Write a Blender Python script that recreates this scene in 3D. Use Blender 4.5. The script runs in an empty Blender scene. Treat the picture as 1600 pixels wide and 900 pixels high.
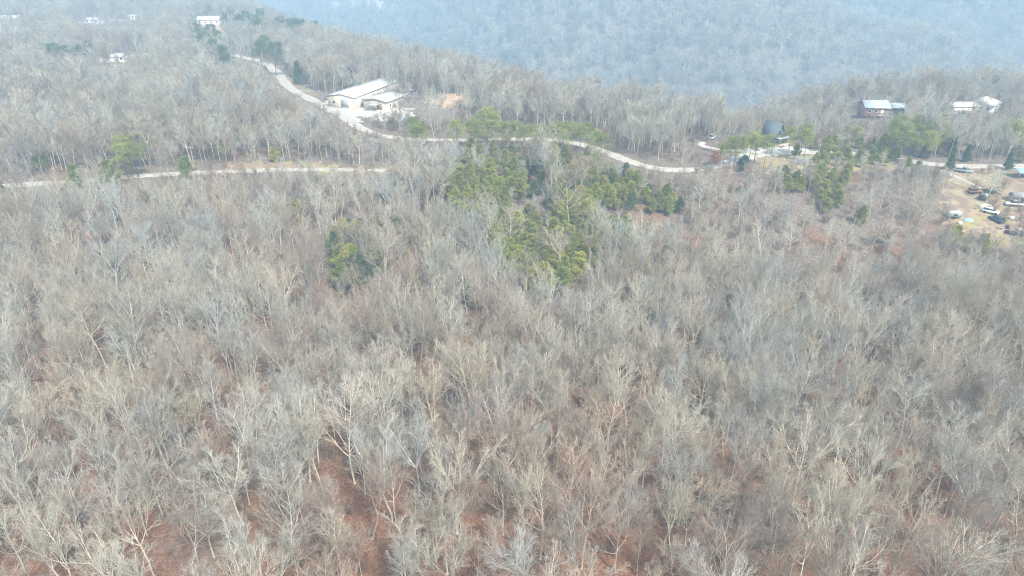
import bpy, math, random
import numpy as np
from math import radians as RAD, sin, cos, tan, pi
random.seed(11)
rng = np.random.default_rng(7)
S = bpy.context.scene
COL = S.collection

# ------------------------------------------------------------------ camera
CAMZ, PITCH, HF = 78.0, 27.0, 72.0
FPX = 800 / tan(RAD(HF / 2))
cd = bpy.data.cameras.new("camera"); cam = bpy.data.objects.new("camera", cd); COL.objects.link(cam)
cam.location = (0, 0, CAMZ); cam.rotation_euler = (RAD(90 - PITCH), 0, 0)
cd.sensor_width = 36; cd.lens = 18 / tan(RAD(HF / 2)); cd.clip_start = 0.5; cd.clip_end = 9000
S.camera = cam

# ------------------------------------------------------------------ sky, sun, exposure
SUN_EL, SUN_AZ = 52.0, 150.0          # azimuth clockwise from +Y (behind the camera, to the right)
w = bpy.data.worlds.new("World"); S.world = w; w.use_nodes = True
nt = w.node_tree; bg = nt.nodes["Background"]
sky = nt.nodes.new("ShaderNodeTexSky"); sky.sky_type = 'NISHITA'; sky.sun_disc = False
sky.sun_elevation = RAD(SUN_EL); sky.sun_rotation = RAD(SUN_AZ)
sky.air_density = 1.0; sky.dust_density = 2.5; sky.ozone_density = 1.0
hs = nt.nodes.new("ShaderNodeHueSaturation"); hs.inputs["Saturation"].default_value = 0.06
nt.links.new(sky.outputs[0], hs.inputs["Color"]); nt.links.new(hs.outputs[0], bg.inputs[0])
bg.inputs[1].default_value = 0.10
sd = bpy.data.lights.new("sun", 'SUN'); sd.energy = 3.2; sd.angle = RAD(5); sd.color = (1.0, 0.94, 0.85)
sun = bpy.data.objects.new("sun", sd); COL.objects.link(sun)
sun.rotation_euler = (RAD(90 - SUN_EL), 0, RAD(180 - SUN_AZ))
S.view_settings.view_transform = 'Standard'; S.view_settings.look = 'None'
S.view_settings.gamma = 1; S.view_settings.exposure = 1.46
S.view_settings.use_curve_mapping = False
S.render.engine = 'CYCLES'
cy = S.cycles
cy.max_bounces = 4; cy.diffuse_bounces = 3; cy.glossy_bounces = 1; cy.transmission_bounces = 1
cy.transparent_max_bounces = 4; cy.volume_bounces = 1
cy.caustics_reflective = False; cy.caustics_refractive = False
cy.filter_width = 1.1; cy.use_denoising = True; cy.sample_clamp_indirect = 3.0; cy.use_adaptive_sampling = False; cy.denoiser = 'OPENIMAGEDENOISE'; cy.denoising_input_passes = 'RGB_ALBEDO_NORMAL'; cy.denoising_prefilter = 'NONE'
S.render.film_transparent = False

# ------------------------------------------------------------------ terrain
def sstep(t):
    t = np.clip(t, 0, 1); return t * t * (3 - 2 * t)
EDX = np.array([-1500, -700, -420, -330, -230, -120, -20, 20, 90, 150, 200, 420, 1500.])
EDY = np.array([1500, 1180, 1010, 860, 665, 530, 400, 350, 312, 335, 372, 385, 480.])
RDX = np.array([-400, -190, -70, 90, 200, 500.]); RDY = np.array([225, 233, 249, 246, 250, 252.])
def terrain(x, y):
    x = np.asarray(x, float); y = np.asarray(y, float)
    und = 1.3 * np.sin(x / 55 + 1) * np.sin(y / 63) + 0.9 * np.sin(x / 33 + y / 47) + 0.35 * np.sin(x / 13 - y / 17)
    yr = np.interp(x, RDX, RDY)
    amt = np.interp(x, [100, 170], [13.0, 7.0])
    z = und * np.interp(y, [0, 200, 235, 260, 300], [1, 1, .35, .35, 1]) - amt * sstep((yr - 9 - y) / 70)
    ye = np.interp(x, EDX, EDY); g = (np.interp(x + 25, EDX, EDY) - np.interp(x - 25, EDX, EDY)) / 50
    s = (y - ye) / np.sqrt(1 + g * g)
    z = z - 128 * sstep((s + 30) / 300)
    # valley floor then the far hillside with its spurs
    extra = np.interp(x / np.maximum(y, 1), [-0.45, -0.12, 0.05], [1250, 480, 0])
    t = y - (600 + extra) + 60 * np.sin(x / 170 + y / 500)
    rise = 0.235 * np.maximum(t, 0) * sstep(t / 260)
    rise = rise + sstep(t / 300) * (44 * np.sin(x / 120 + 0.8 * y / 150) + 12 * np.sin(x / 47 - y / 90))
    z = z + np.minimum(rise, 520)
    return z
def tz(x, y): return float(terrain(x, y))
SP, CP = sin(RAD(PITCH)), cos(RAD(PITCH))
def at(px, py, h=0.0):
    """world point where the sight line through a photo pixel meets the ground raised by h"""
    u, v = (px - 800) / FPX, (450 - py) / FPX
    d = np.array([u, CP + v * SP, -SP + v * CP])
    t = 30 * 1.002 ** np.arange(2600)
    P = np.array([0, 0, CAMZ]) + t[:, None] * d
    f = P[:, 2] - terrain(P[:, 0], P[:, 1]) - h
    i = int(np.argmax(f < 0)) if (f < 0).any() else len(t) - 1
    p = P[i]; return float(p[0]), float(p[1])
def atz(px, py, z):
    u, v = (px - 800) / FPX, (450 - py) / FPX; d = np.array([u, CP + v * SP, -SP + v * CP]); t = (z - CAMZ) / d[2]; return np.array([d[0] * t, d[1] * t])
def project(x, y, z):
    dz = z - CAMZ; dep = y * CP - dz * SP
    return 800 + FPX * x / dep, 450 - FPX * (y * SP + dz * CP) / dep, dep

# ------------------------------------------------------------------ node materials
def new_mat(name, rough=0.9):
    m = bpy.data.materials.new(name); m.use_nodes = True
    b = m.node_tree.nodes["Principled BSDF"]; b.inputs["Roughness"].default_value = rough
    b.inputs["Specular IOR Level"].default_value = 0.25
    return m, m.node_tree, b
def ramp(nt, src, stops):
    r = nt.nodes.new("ShaderNodeValToRGB"); e = r.color_ramp.elements
    while len(e) < len(stops): e.new(0.5)
    for k, (p, c) in enumerate(stops): e[k].position = p; e[k].color = (*c, 1)
    nt.links.new(src, r.inputs[0]); return r.outputs[0]
def noise(nt, scale, vec=None, detail=5, rough=0.6, dist=0.0):
    n = nt.nodes.new("ShaderNodeTexNoise"); n.inputs["Scale"].default_value = scale
    n.inputs["Detail"].default_value = detail; n.inputs["Roughness"].default_value = rough
    n.inputs["Distortion"].default_value = dist
    if vec is not None: nt.links.new(vec, n.inputs["Vector"])
    return n.outputs["Fac"]
def mixc(nt, fac, a, b, mode='MIX'):
    m = nt.nodes.new("ShaderNodeMix"); m.data_type = 'RGBA'; m.blend_type = mode
    for k, v in ((0, fac), (6, a), (7, b)):
        if isinstance(v, (float, int)): m.inputs[k].default_value = v
        elif isinstance(v, tuple): m.inputs[k].default_value = (*v, 1)
        else: nt.links.new(v, m.inputs[k])
    return m.outputs[2]
def pos(nt): return nt.nodes.new("ShaderNodeNewGeometry").outputs["Position"]
def surf_mat(name, stops, scale, rough=0.9, spots=None, bump=0.0, metallic=0.0):
    m, nt, b = new_mat(name, rough); p = pos(nt)
    c = ramp(nt, noise(nt, scale, p), stops)
    if spots: c = mixc(nt, ramp(nt, noise(nt, spots[0], p, 3), [(spots[1], (0, 0, 0)), (spots[2], (1, 1, 1))]), c, spots[3])
    nt.links.new(c, b.inputs["Base Color"]); b.inputs["Metallic"].default_value = metallic
    if bump:
        bn = nt.nodes.new("ShaderNodeBump"); bn.inputs["Strength"].default_value = bump; bn.inputs["Distance"].default_value = 0.1
        nt.links.new(noise(nt, scale * 3, p), bn.inputs["Height"]); nt.links.new(bn.outputs[0], b.inputs["Normal"])
    return m

# forest floor: red-brown leaf litter with grey brushy patches and greyer far away
m, nt, b = new_mat("forest_floor", 1.0); p = pos(nt)
fine = ramp(nt, noise(nt, 1.6, p, 8, .75), [(.25, (.075, .045, .030)), (.5, (.235, .118, .068)), (.72, (.42, .255, .16))])
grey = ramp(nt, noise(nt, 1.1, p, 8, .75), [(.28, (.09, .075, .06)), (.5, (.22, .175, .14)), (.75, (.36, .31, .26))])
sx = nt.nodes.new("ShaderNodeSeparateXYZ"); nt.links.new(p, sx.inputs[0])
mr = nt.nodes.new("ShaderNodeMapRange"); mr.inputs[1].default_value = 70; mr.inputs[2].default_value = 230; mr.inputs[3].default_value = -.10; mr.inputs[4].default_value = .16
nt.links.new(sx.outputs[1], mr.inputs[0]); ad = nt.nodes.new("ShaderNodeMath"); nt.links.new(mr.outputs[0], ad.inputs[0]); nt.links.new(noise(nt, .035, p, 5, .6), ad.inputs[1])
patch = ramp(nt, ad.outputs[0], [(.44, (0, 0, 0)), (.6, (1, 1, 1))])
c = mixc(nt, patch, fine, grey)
spk = ramp(nt, noise(nt, 5.0, p, 3, .6), [(.34, (.35, .35, .35)), (.5, (1, 1, 1))])
c = mixc(nt, .9, c, spk, 'MULTIPLY')
lf = ramp(nt, noise(nt, 11.0, p, 2, .7), [(.35, (.5, .5, .5)), (.5, (1, 1, 1)), (.68, (1.35, 1.3, 1.25))])
c = mixc(nt, .8, c, lf, 'MULTIPLY')
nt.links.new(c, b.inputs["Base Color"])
bn = nt.nodes.new("ShaderNodeBump"); bn.inputs["Strength"].default_value = .8; bn.inputs["Distance"].default_value = .4
nt.links.new(noise(nt, 1.2, p, 6, .7), bn.inputs["Height"]); nt.links.new(bn.outputs[0], b.inputs["Normal"])
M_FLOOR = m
M_ROAD = surf_mat("pale_gravel", [(.3, (.34, .31, .27)), (.6, (.46, .43, .38)), (.8, (.56, .53, .48))], .6, spots=(.18, .5, .7, (.38, .33, .27)))
M_LOT = surf_mat("lot_gravel", [(.3, (.38, .36, .33)), (.7, (.55, .53, .50))], .5)
M_GRASS = surf_mat("dry_grass", [(.3, (.19, .145, .095)), (.5, (.30, .24, .155)), (.75, (.42, .36, .245))], .35, spots=(.09, .46, .6, (.23, .16, .115)), bump=.4)
M_DIRT = surf_mat("bare_dirt", [(.3, (.34, .22, .14)), (.55, (.5, .36, .24)), (.8, (.56, .46, .34))], .3, bump=.4)
M_BANK = surf_mat("rough_bank", [(.3, (.19, .12, .085)), (.5, (.29, .21, .15)), (.75, (.42, .34, .25))], .5, spots=(.2, .5, .6, (.30, .27, .1)), bump=.5)

def bark(name, thick, thin, var=.25):
    """limbs take the thick colour, fine twigs the thin one; each tree differs a little"""
    m, nt, b = new_mat(name, .95)
    a = nt.nodes.new("ShaderNodeAttribute"); a.attribute_name = "girth"
    oi = nt.nodes.new("ShaderNodeObjectInfo")
    wn = nt.nodes.new("ShaderNodeTexWhiteNoise"); wn.noise_dimensions = '3D'; nt.links.new(oi.outputs["Location"], wn.inputs["Vector"])
    c = mixc(nt, a.outputs["Fac"], thin, thick)
    tone = ramp(nt, wn.outputs["Value"], [(0, (1 - var, 1 - var, 1 - var)), (.5, (1, 1, 1)), (1, (1 + var * .6,) * 3)])
    c = mixc(nt, 1.0, c, tone, 'MULTIPLY')
    hue = ramp(nt, wn.outputs["Color"], [(0, (1.08, .96, .9)), (.5, (1, 1, 1)), (1, (.95, 1.0, 1.04))])
    c = mixc(nt, 1.0, c, hue, 'MULTIPLY')
    mott = ramp(nt, noise(nt, 1.3, pos(nt), 3), [(.35, (.72, .7, .68)), (.6, (1, 1, 1))])
    c = mixc(nt, 1.0, c, mott, 'MULTIPLY')
    nt.links.new(c, b.inputs["Base Color"]); return m
BARKS = {
    'pale grey': bark("bark_pale_grey", (.70, .675, .57), (.49, .465, .385)),
    'tan': bark("bark_tan", (.64, .58, .46), (.47, .42, .33)),
    'bluish grey': bark("bark_bluish_grey", (.60, .60, .56), (.45, .45, .415)),
    'pinkish brown': bark("bark_pinkish_brown", (.50, .43, .36), (.39, .325, .27)),
}
M_BRUSH = bark("brush_twigs", (.36, .28, .21), (.26, .195, .14), .3)
M_PTRUNK = bark("pine_bark", (.22, .16, .12), (.2, .15, .11))
def needles(name, dark, mid, lite):
    m, nt, b = new_mat(name, .75)
    oi = nt.nodes.new("ShaderNodeObjectInfo")
    wn = nt.nodes.new("ShaderNodeTexWhiteNoise"); nt.links.new(oi.outputs["Location"], wn.inputs["Vector"])
    a = nt.nodes.new("ShaderNodeAttribute"); a.attribute_name = "girth"
    c = ramp(nt, a.outputs["Fac"], [(0, dark), (.5, mid), (1, lite)])
    t = ramp(nt, wn.outputs["Value"], [(0, (.72, .72, .75)), (1, (1.2, 1.15, 1.0))])
    c = mixc(nt, 1.0, c, t, 'MULTIPLY')
    nt.links.new(c, b.inputs["Base Color"]); return m
NEEDLES = {
    'yellow-green': needles("needles_yellow_green", (.16, .175, .045), (.31, .32, .075), (.46, .45, .13)),
    'mid green': needles("needles_mid_green", (.13, .16, .045), (.27, .31, .075), (.40, .43, .125)),
    'dark green': needles("needles_dark_green", (.055, .085, .05), (.11, .155, .08), (.19, .24, .11)),
}
M_RUSSET = needles("russet_leaves", (.34, .15, .08), (.5, .25, .15), (.6, .36, .24))
def flat(name, col, rough=.6, metallic=0., var=.12):
    m, nt, b = new_mat(name, rough)
    lo = tuple(c * (1 - var) for c in col); hi = tuple(min(1, c * (1 + var * .6)) for c in col)
    nt.links.new(ramp(nt, noise(nt, 1.4, pos(nt), 4), [(.3, lo), (.7, hi)]), b.inputs["Base Color"])
    b.inputs["Metallic"].default_value = metallic; return m
def ribbed(name, col, per=0.9, rough=.45):
    m, nt, b = new_mat(name, rough)
    tc = nt.nodes.new("ShaderNodeTexCoord"); wv = nt.nodes.new("ShaderNodeTexWave"); wv.inputs["Scale"].default_value = per
    nt.links.new(tc.outputs["Object"], wv.inputs["Vector"])
    c = ramp(nt, wv.outputs["Fac"], [(0, tuple(x * .82 for x in col)), (.25, col)])
    st = ramp(nt, noise(nt, .35, pos(nt), 5), [(.35, (.86, .84, .8)), (.6, (1, 1, 1))])
    nt.links.new(mixc(nt, 1.0, c, st, 'MULTIPLY'), b.inputs["Base Color"]); return m
M_WROOF = ribbed("white_metal_roof", (.66, .66, .63)); M_LROOF = ribbed("light_steel_roof", (.42, .48, .50))
M_DROOF = ribbed("dark_green_roof", (.15, .20, .21)); M_TAN = ribbed("tan_metal_wall", (.66, .58, .46), .6)
M_BRICK = flat("brick_wall", (.30, .17, .14)); M_WHITE = flat("white_siding", (.8, .8, .78)); M_GLASS = flat("window_glass", (.05, .06, .07), .15)
M_CABIN = flat('dark_shingles', (.11, .14, .145), .8)
M_DARK = flat("dark_paint", (.05, .055, .06)); M_WOOD = flat("weathered_wood", (.45, .38, .3)); M_TYRE = flat("tyre_rubber", (.03, .03, .03), .9)
M_CARW = flat("white_car_paint", (.75, .76, .77), .3, 0, .03); M_CARS = flat("silver_car_paint", (.33, .4, .45), .3, .3, .03)
M_CARD = flat("dark_car_paint", (.06, .08, .1), .3, 0, .03); M_BLUE = flat("blue_tarp", (.30, .46, .55), .6); M_CREAM = flat("cream_tarp", (.72, .67, .52), .7)
M_RUST = flat("rusty_metal", (.3, .16, .1)); M_TRIM = flat("grey_trim", (.35, .36, .36)); M_STONE = flat("pale_stone", (.6, .6, .52), .9, 0, .3)

# ------------------------------------------------------------------ mesh helpers
class MB:
    """collects vertices, faces and a per-vertex girth, links them as one mesh"""
    def __init__(s): s.v = []; s.f = []; s.g = []; s.n = 0
    def add(s, v, f, g=1.0):
        v = np.asarray(v, float).reshape(-1, 3); s.v.append(v)
        for q in ([f] if isinstance(f, np.ndarray) else [np.array(x)[None] for x in f]): s.f.append(q + s.n)
        s.g.append(np.full(len(v), g) if np.isscalar(g) else np.asarray(g).ravel()); s.n += len(v); return s
    def merge(s, o): s.v += o.v; s.f += [q + s.n for q in o.f]; s.g += o.g; s.n += o.n; return s
    def mesh(s, name, mat, smooth=False):
        V = np.concatenate(s.v); me = bpy.data.meshes.new(name)
        me.vertices.add(len(V)); me.vertices.foreach_set("co", V.ravel().astype(np.float32))
        lens = np.concatenate([np.full(len(q), q.shape[1]) for q in s.f])
        loops = np.concatenate([q.ravel() for q in s.f])
        me.loops.add(len(loops)); me.loops.foreach_set("vertex_index", loops.astype(np.int32))
        me.polygons.add(len(lens)); st = np.concatenate([[0], np.cumsum(lens)[:-1]])
        me.polygons.foreach_set("loop_start", st.astype(np.int32))
        try: me.polygons.foreach_set("loop_total", lens.astype(np.int32))
        except Exception: pass
        a = me.attributes.new("girth", 'FLOAT', 'POINT'); a.data.foreach_set("value", np.concatenate(s.g).astype(np.float32))
        me.materials.append(mat); me.update(calc_edges=True); me.validate()
        if smooth: me.polygons.foreach_set("use_smooth", np.ones(len(lens), bool))
        return me
    def build(s, name, mat, parent=None, smooth=False):
        o = bpy.data.objects.new(name, s.mesh(name, mat, smooth)); COL.objects.link(o)
        if parent: o.parent = parent
        return o
    def box(s, c, d, rot=0):
        x, y, z = [q / 2 for q in d]
        v = np.array([(-x, -y, -z), (x, -y, -z), (x, y, -z), (-x, y, -z), (-x, -y, z), (x, -y, z), (x, y, z), (-x, y, z)])
        R = np.array([[cos(rot), -sin(rot), 0], [sin(rot), cos(rot), 0], [0, 0, 1]])
        return s.add(v @ R.T + np.array(c), [(0, 3, 2, 1), (4, 5, 6, 7), (0, 1, 5, 4), (1, 2, 6, 5), (2, 3, 7, 6), (3, 0, 4, 7)])
    def prism(s, prof, x0, x1, axis='x'):
        """closed profile [(a,b)] swept along x (profile in y,z) or along y (profile in x,z)"""
        n = len(prof); V = [((x, a, b_) if axis == 'x' else (a, x, b_)) for x in (x0, x1) for a, b_ in prof]
        return s.add(V, [tuple(range(n))[::-1], tuple(range(n, 2 * n))] + [(i, (i + 1) % n, n + (i + 1) % n, n + i) for i in range(n)])
    def tubes(s, P, R, sides, g=1.0):
        N, k, _ = P.shape; T = np.gradient(P, axis=1); T /= np.linalg.norm(T, axis=2, keepdims=True) + 1e-9
        ref = np.where(np.abs(T[..., 2:3]) > .9, np.array([1., 0, 0]), np.array([0, 0, 1.]))
        A = np.cross(T, ref); A /= np.linalg.norm(A, axis=2, keepdims=True) + 1e-9; B = np.cross(T, A)
        th = np.arange(sides) * 2 * pi / sides
        V = P[:, :, None] + R[:, :, None, None] * (A[:, :, None] * np.cos(th)[:, None] + B[:, :, None] * np.sin(th)[:, None])
        idx = np.arange(N * k * sides).reshape(N, k, sides); a = idx[:, :-1]; b_ = idx[:, 1:]
        F = np.stack([a, np.roll(a, -1, 2), np.roll(b_, -1, 2), b_], -1).reshape(-1, 4)
        if np.isscalar(g): G = g
        else: G = np.repeat(g.reshape(-1), sides)
        return s.add(V.reshape(-1, 3), F, G)
    def cone(s, c, r0, r1, h, n=8):
        return s.tubes(np.array([[c, (c[0], c[1], c[2] + h)]], float), np.array([[r0, r1]]), n)

def tag(o, label=None, cat=None, group=None, kind=None):
    if label: o["label"] = label
    if cat: o["category"] = cat
    if group: o["group"] = group
    if kind: o["kind"] = kind
    return o
def empty(name, loc, rz=0.0):
    o = bpy.data.objects.new(name, None); COL.objects.link(o); o.location = loc; o.rotation_euler.z = rz
    o.empty_display_size = .5; return o

# ------------------------------------------------------------------ ground sheet
def spaced(a, b, step): return list(np.arange(a, b, step))
xs = np.array(spaced(-4000, -1500, 120) + spaced(-1500, -420, 18) + spaced(-420, 420, 4) + spaced(420, 1500, 18) + spaced(1500, 4001, 120))
ys = np.array(spaced(-400, -40, 30) + spaced(-40, 460, 4) + spaced(460, 1200, 9) + spaced(1200, 2600, 18) + spaced(2600, 4001, 60))
X, Y = np.meshgrid(xs, ys); Z = terrain(X, Y)
idx = np.arange(X.size).reshape(X.shape)
g = MB().add(np.stack([X, Y, Z], -1), np.stack([idx[:-1, :-1], idx[:-1, 1:], idx[1:, 1:], idx[1:, :-1]], -1).reshape(-1, 4)).build("ground", M_FLOOR, smooth=True)
tag(g, kind="structure")

def path_xy(pts, h=0):
    P = np.array([at(*q[:2], h) for q in pts]); W = np.array([q[2] for q in pts])
    d = np.concatenate([[0], np.cumsum(np.linalg.norm(np.diff(P, axis=0), axis=1))])
    t = np.arange(0, d[-1], 1.5)
    # smooth by interpolating then box filtering
    x = np.interp(t, d, P[:, 0]); y = np.interp(t, d, P[:, 1]); wd = np.interp(t, d, W)
    k = 9
    def sm(a): return np.convolve(np.pad(a, k, mode='edge'), np.ones(2 * k + 1) / (2 * k + 1), 'valid')
    return sm(x), sm(y), wd
ROADS = []
def road(name, pts, mat, off=.10, keep=True):
    x, y, wd = path_xy(pts); T = np.stack([np.gradient(x), np.gradient(y)], 1); T /= np.linalg.norm(T, axis=1)[:, None]
    Nn = np.stack([-T[:, 1], T[:, 0]], 1); us = np.linspace(-1, 1, 7)
    jit = 1 + .10 * np.sin(np.arange(len(x)) * .37) + .07 * rng.standard_normal(len(x))
    PX = x[:, None] + Nn[:, :1] * us * wd[:, None] / 2 * jit[:, None]; PY = y[:, None] + Nn[:, 1:] * us * wd[:, None] / 2 * jit[:, None]
    PZ = terrain(PX, PY) + off + .06 * (1 - us ** 2)
    PZ[:, 0] -= .25; PZ[:, -1] -= .25
    idx = np.arange(PX.size).reshape(PX.shape)
    o = MB().add(np.stack([PX, PY, PZ], -1), np.stack([idx[:-1, :-1], idx[1:, :-1], idx[1:, 1:], idx[:-1, 1:]], -1).reshape(-1, 4)).build(name, mat, smooth=True)
    tag(o, kind="structure")
    if keep: ROADS.append((x, y, wd))
    return o
def in_poly(px, py, poly):
    px = np.asarray(px, float); py = np.asarray(py, float); c = np.zeros(px.shape, bool); n = len(poly)
    for i in range(n):
        (x1, y1), (x2, y2) = poly[i], poly[i - 1]
        c ^= ((y1 > py) != (y2 > py)) & (px < (x2 - x1) * (py - y1) / (y2 - y1 + 1e-9) + x1)
    return c
CLEAR = []
def patch_ground(name, pixpoly, mat, off=.06, step=1.5, clear=True, rag=2.5):
    """a draped sheet over the part of the ground that a clearing covers"""
    P = [at(*q) for q in pixpoly]; A = np.array(P); lo, hi = A.min(0), A.max(0)
    gx = np.arange(lo[0] - 3, hi[0] + 3, step); gy = np.arange(lo[1] - 3, hi[1] + 3, step)
    X, Y = np.meshgrid(gx, gy); CX, CY = X[:-1, :-1] + step / 2, Y[:-1, :-1] + step / 2
    wx = rag * (np.sin(CX * .31 + CY * .53) + np.sin(CY * .83 - CX * .41)) * .6; wy = rag * (np.sin(CX * .61 - CY * .37) + np.sin(CX * 1.1 + 2)) * .6
    ins = in_poly(CX + wx, CY + wy, P)
    idx = np.arange(X.size).reshape(X.shape)
    F = np.stack([idx[:-1, :-1], idx[:-1, 1:], idx[1:, 1:], idx[1:, :-1]], -1)[ins]
    o = MB().add(np.stack([X, Y, terrain(X, Y) + off], -1), F).build(name, mat, smooth=True); tag(o, kind="structure")
    if clear: CLEAR.append(P)
    return o
patch_ground("lawn", [(1476, 259), (1700, 256), (1700, 300), (1640, 325), (1600, 335), (1560, 318), (1520, 330), (1500, 345), (1470, 330), (1480, 290)], M_GRASS)
patch_ground("dirt_ground", [(1480, 345), (1520, 326), (1560, 314), (1640, 320), (1650, 395), (1580, 402), (1535, 378), (1490, 362)], M_BANK, .11)
patch_ground("dirt_clearing", [(668, 150), (700, 146), (735, 150), (738, 162), (700, 169), (665, 163)], M_DIRT)
patch_ground("grass_verge", [(430, 103), (447, 118), (475, 135), (497, 143), (490, 156), (462, 140), (437, 122)], M_GRASS)
patch_ground("gravel_lot", [(505, 158), (560, 160), (590, 166), (640, 168), (650, 186), (600, 190), (565, 182), (552, 200), (530, 180), (495, 166)], M_LOT, .08)
patch_ground("bank", [(1150, 246), (1230, 243), (1290, 242), (1345, 250), (1400, 252), (1420, 268), (1330, 268), (1200, 272), (1130, 268)], M_BANK, .05)
patch_ground("driveway", [(1160, 236), (1195, 231), (1222, 228), (1245, 229), (1262, 236), (1215, 242), (1165, 250), (1150, 252)], M_LOT, .14)
patch_ground("dirt_yard", [(300, 38), (345, 37), (352, 55), (340, 64), (322, 52), (298, 46)], M_DIRT, .1)
patch_ground("yard_gravel", [(-40, 38), (30, 40), (40, 50), (0, 56), (-40, 55)], M_LOT, .1)
patch_ground("field", [(140, 92), (185, 88), (235, 83), (245, 92), (200, 98), (150, 100)], M_GRASS, .1)
patch_ground("clearing", [(355, 255), (480, 254), (560, 262), (680, 262), (720, 258), (720, 268), (620, 274), (470, 270), (360, 268)], M_BANK, .05)
patch_ground("river", [(490, -14), (560, -5), (600, 10), (640, 12), (600, 16), (560, 12), (500, 2)], M_LOT, .6, 9, True, 3)
road("road", [(-120, 300, 7), (0, 291, 6.5), (60, 287, 6), (110, 285, 5.5), (200, 276, 5.5), (300, 271, 5.5), (400, 266.5, 5.5), (480, 264, 5), (560, 266, 4.5), (620, 268, 4)], M_ROAD)
road("road", [(360, 84, 6), (385, 91, 6.5), (415, 98, 7), (432, 112, 7), (445, 130, 6.5), (470, 148, 6.5), (505, 166, 6.5), (540, 182, 6.5), (553, 195, 6), (570, 206, 5), (600, 214, 5), (640, 218, 5), (700, 219, 5), (760, 219, 5),
              (830, 216, 5), (890, 220, 5), (935, 232, 5), (975, 250, 5.5), (1010, 264, 5.5), (1060, 269, 5.5), (1105, 265, 5.5), (1135, 256, 5.5), (1165, 244, 5.5), (1215, 238, 6), (1280, 238, 5), (1340, 240, 5), (1390, 247, 5.5), (1430, 255, 6), (1480, 260, 6), (1600, 260, 6.5), (1750, 258, 6.5)], M_ROAD, .17)
road("driveway", [(1180, 238, 3), (1145, 236, 3), (1105, 233, 3), (1080, 229, 3), (1078, 224, 3), (1110, 222, 3)], M_LOT, .12)
road("farm_track", [(1462, 262, 3), (1485, 274, 2.5), (1510, 286, 2.2), (1535, 294, 2), (1550, 305, 2)], M_ROAD, .13)
road("lane", [(20, 36, 5), (80, 38, 4), (130, 35, 5), (180, 31, 5), (240, 34, 4), (300, 39, 5)], M_LOT, .2)
road("lane", [(140, 96, 4), (170, 93, 4), (205, 88, 4), (240, 83, 4)], M_LOT, .25)

# ------------------------------------------------------------------ growing trees
def nrm(a): return a / (np.linalg.norm(a, axis=-1, keepdims=True) + 1e-9)
def shoots(p0, d0, L, k, r0, r1, up, wob):
    """polylines from points p0 in direction d0"""
    N = len(p0); P = np.empty((N, k, 3)); P[:, 0] = p0; d = nrm(d0); st = (L / (k - 1))[:, None]
    for i in range(1, k):
        P[:, i] = P[:, i - 1] + d * st
        d = nrm(d + np.array([0, 0, up]) + wob * rng.standard_normal((N, 3)))
    t = np.linspace(0, 1, k)
    return P, r0[:, None] * (1 - t) + r1[:, None] * t
def grow(P, R, n, t0, t1, ang, lf, k, up, wob, rf, tip, dome=.5):
    N, kk, _ = P.shape; M = N * n
    j = np.tile(np.arange(n), N); i0 = np.repeat(np.arange(N), n)
    t = t0 + (t1 - t0) * (j + rng.random(M)) / n; f = np.clip(t * (kk - 1), 0, kk - 1.001); i = f.astype(int); w_ = (f - i)[:, None]
    p = P[i0, i] * (1 - w_) + P[i0, i + 1] * w_; r = R[i0, i] * (1 - w_[:, 0]) + R[i0, i + 1] * w_[:, 0]
    T = nrm(P[i0, i + 1] - P[i0, i]); plen = np.linalg.norm(np.diff(P, axis=1), axis=2).sum(1)[i0]
    az = j * 2.4 + rng.random(N)[i0] * 6.28 + rng.normal(0, .4, M)
    ref = np.where(np.abs(T[:, 2:3]) > .85, np.array([1., 0, 0]), np.array([0, 0, 1.]))
    A = nrm(np.cross(T, ref)); B = np.cross(T, A)
    a = RAD(ang) * (1 + .25 * rng.standard_normal(M))
    d = np.cos(a)[:, None] * T + np.sin(a)[:, None] * (np.cos(az)[:, None] * A + np.sin(az)[:, None] * B)
    tt = (t - t0) / max(t1 - t0, 1e-6)
    L = plen * lf * (1 - dome * tt) * rng.uniform(.65, 1.25, M)
    return shoots(p, d, L, k, np.maximum(r * rf, tip), np.full(M, tip), up, wob)
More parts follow.
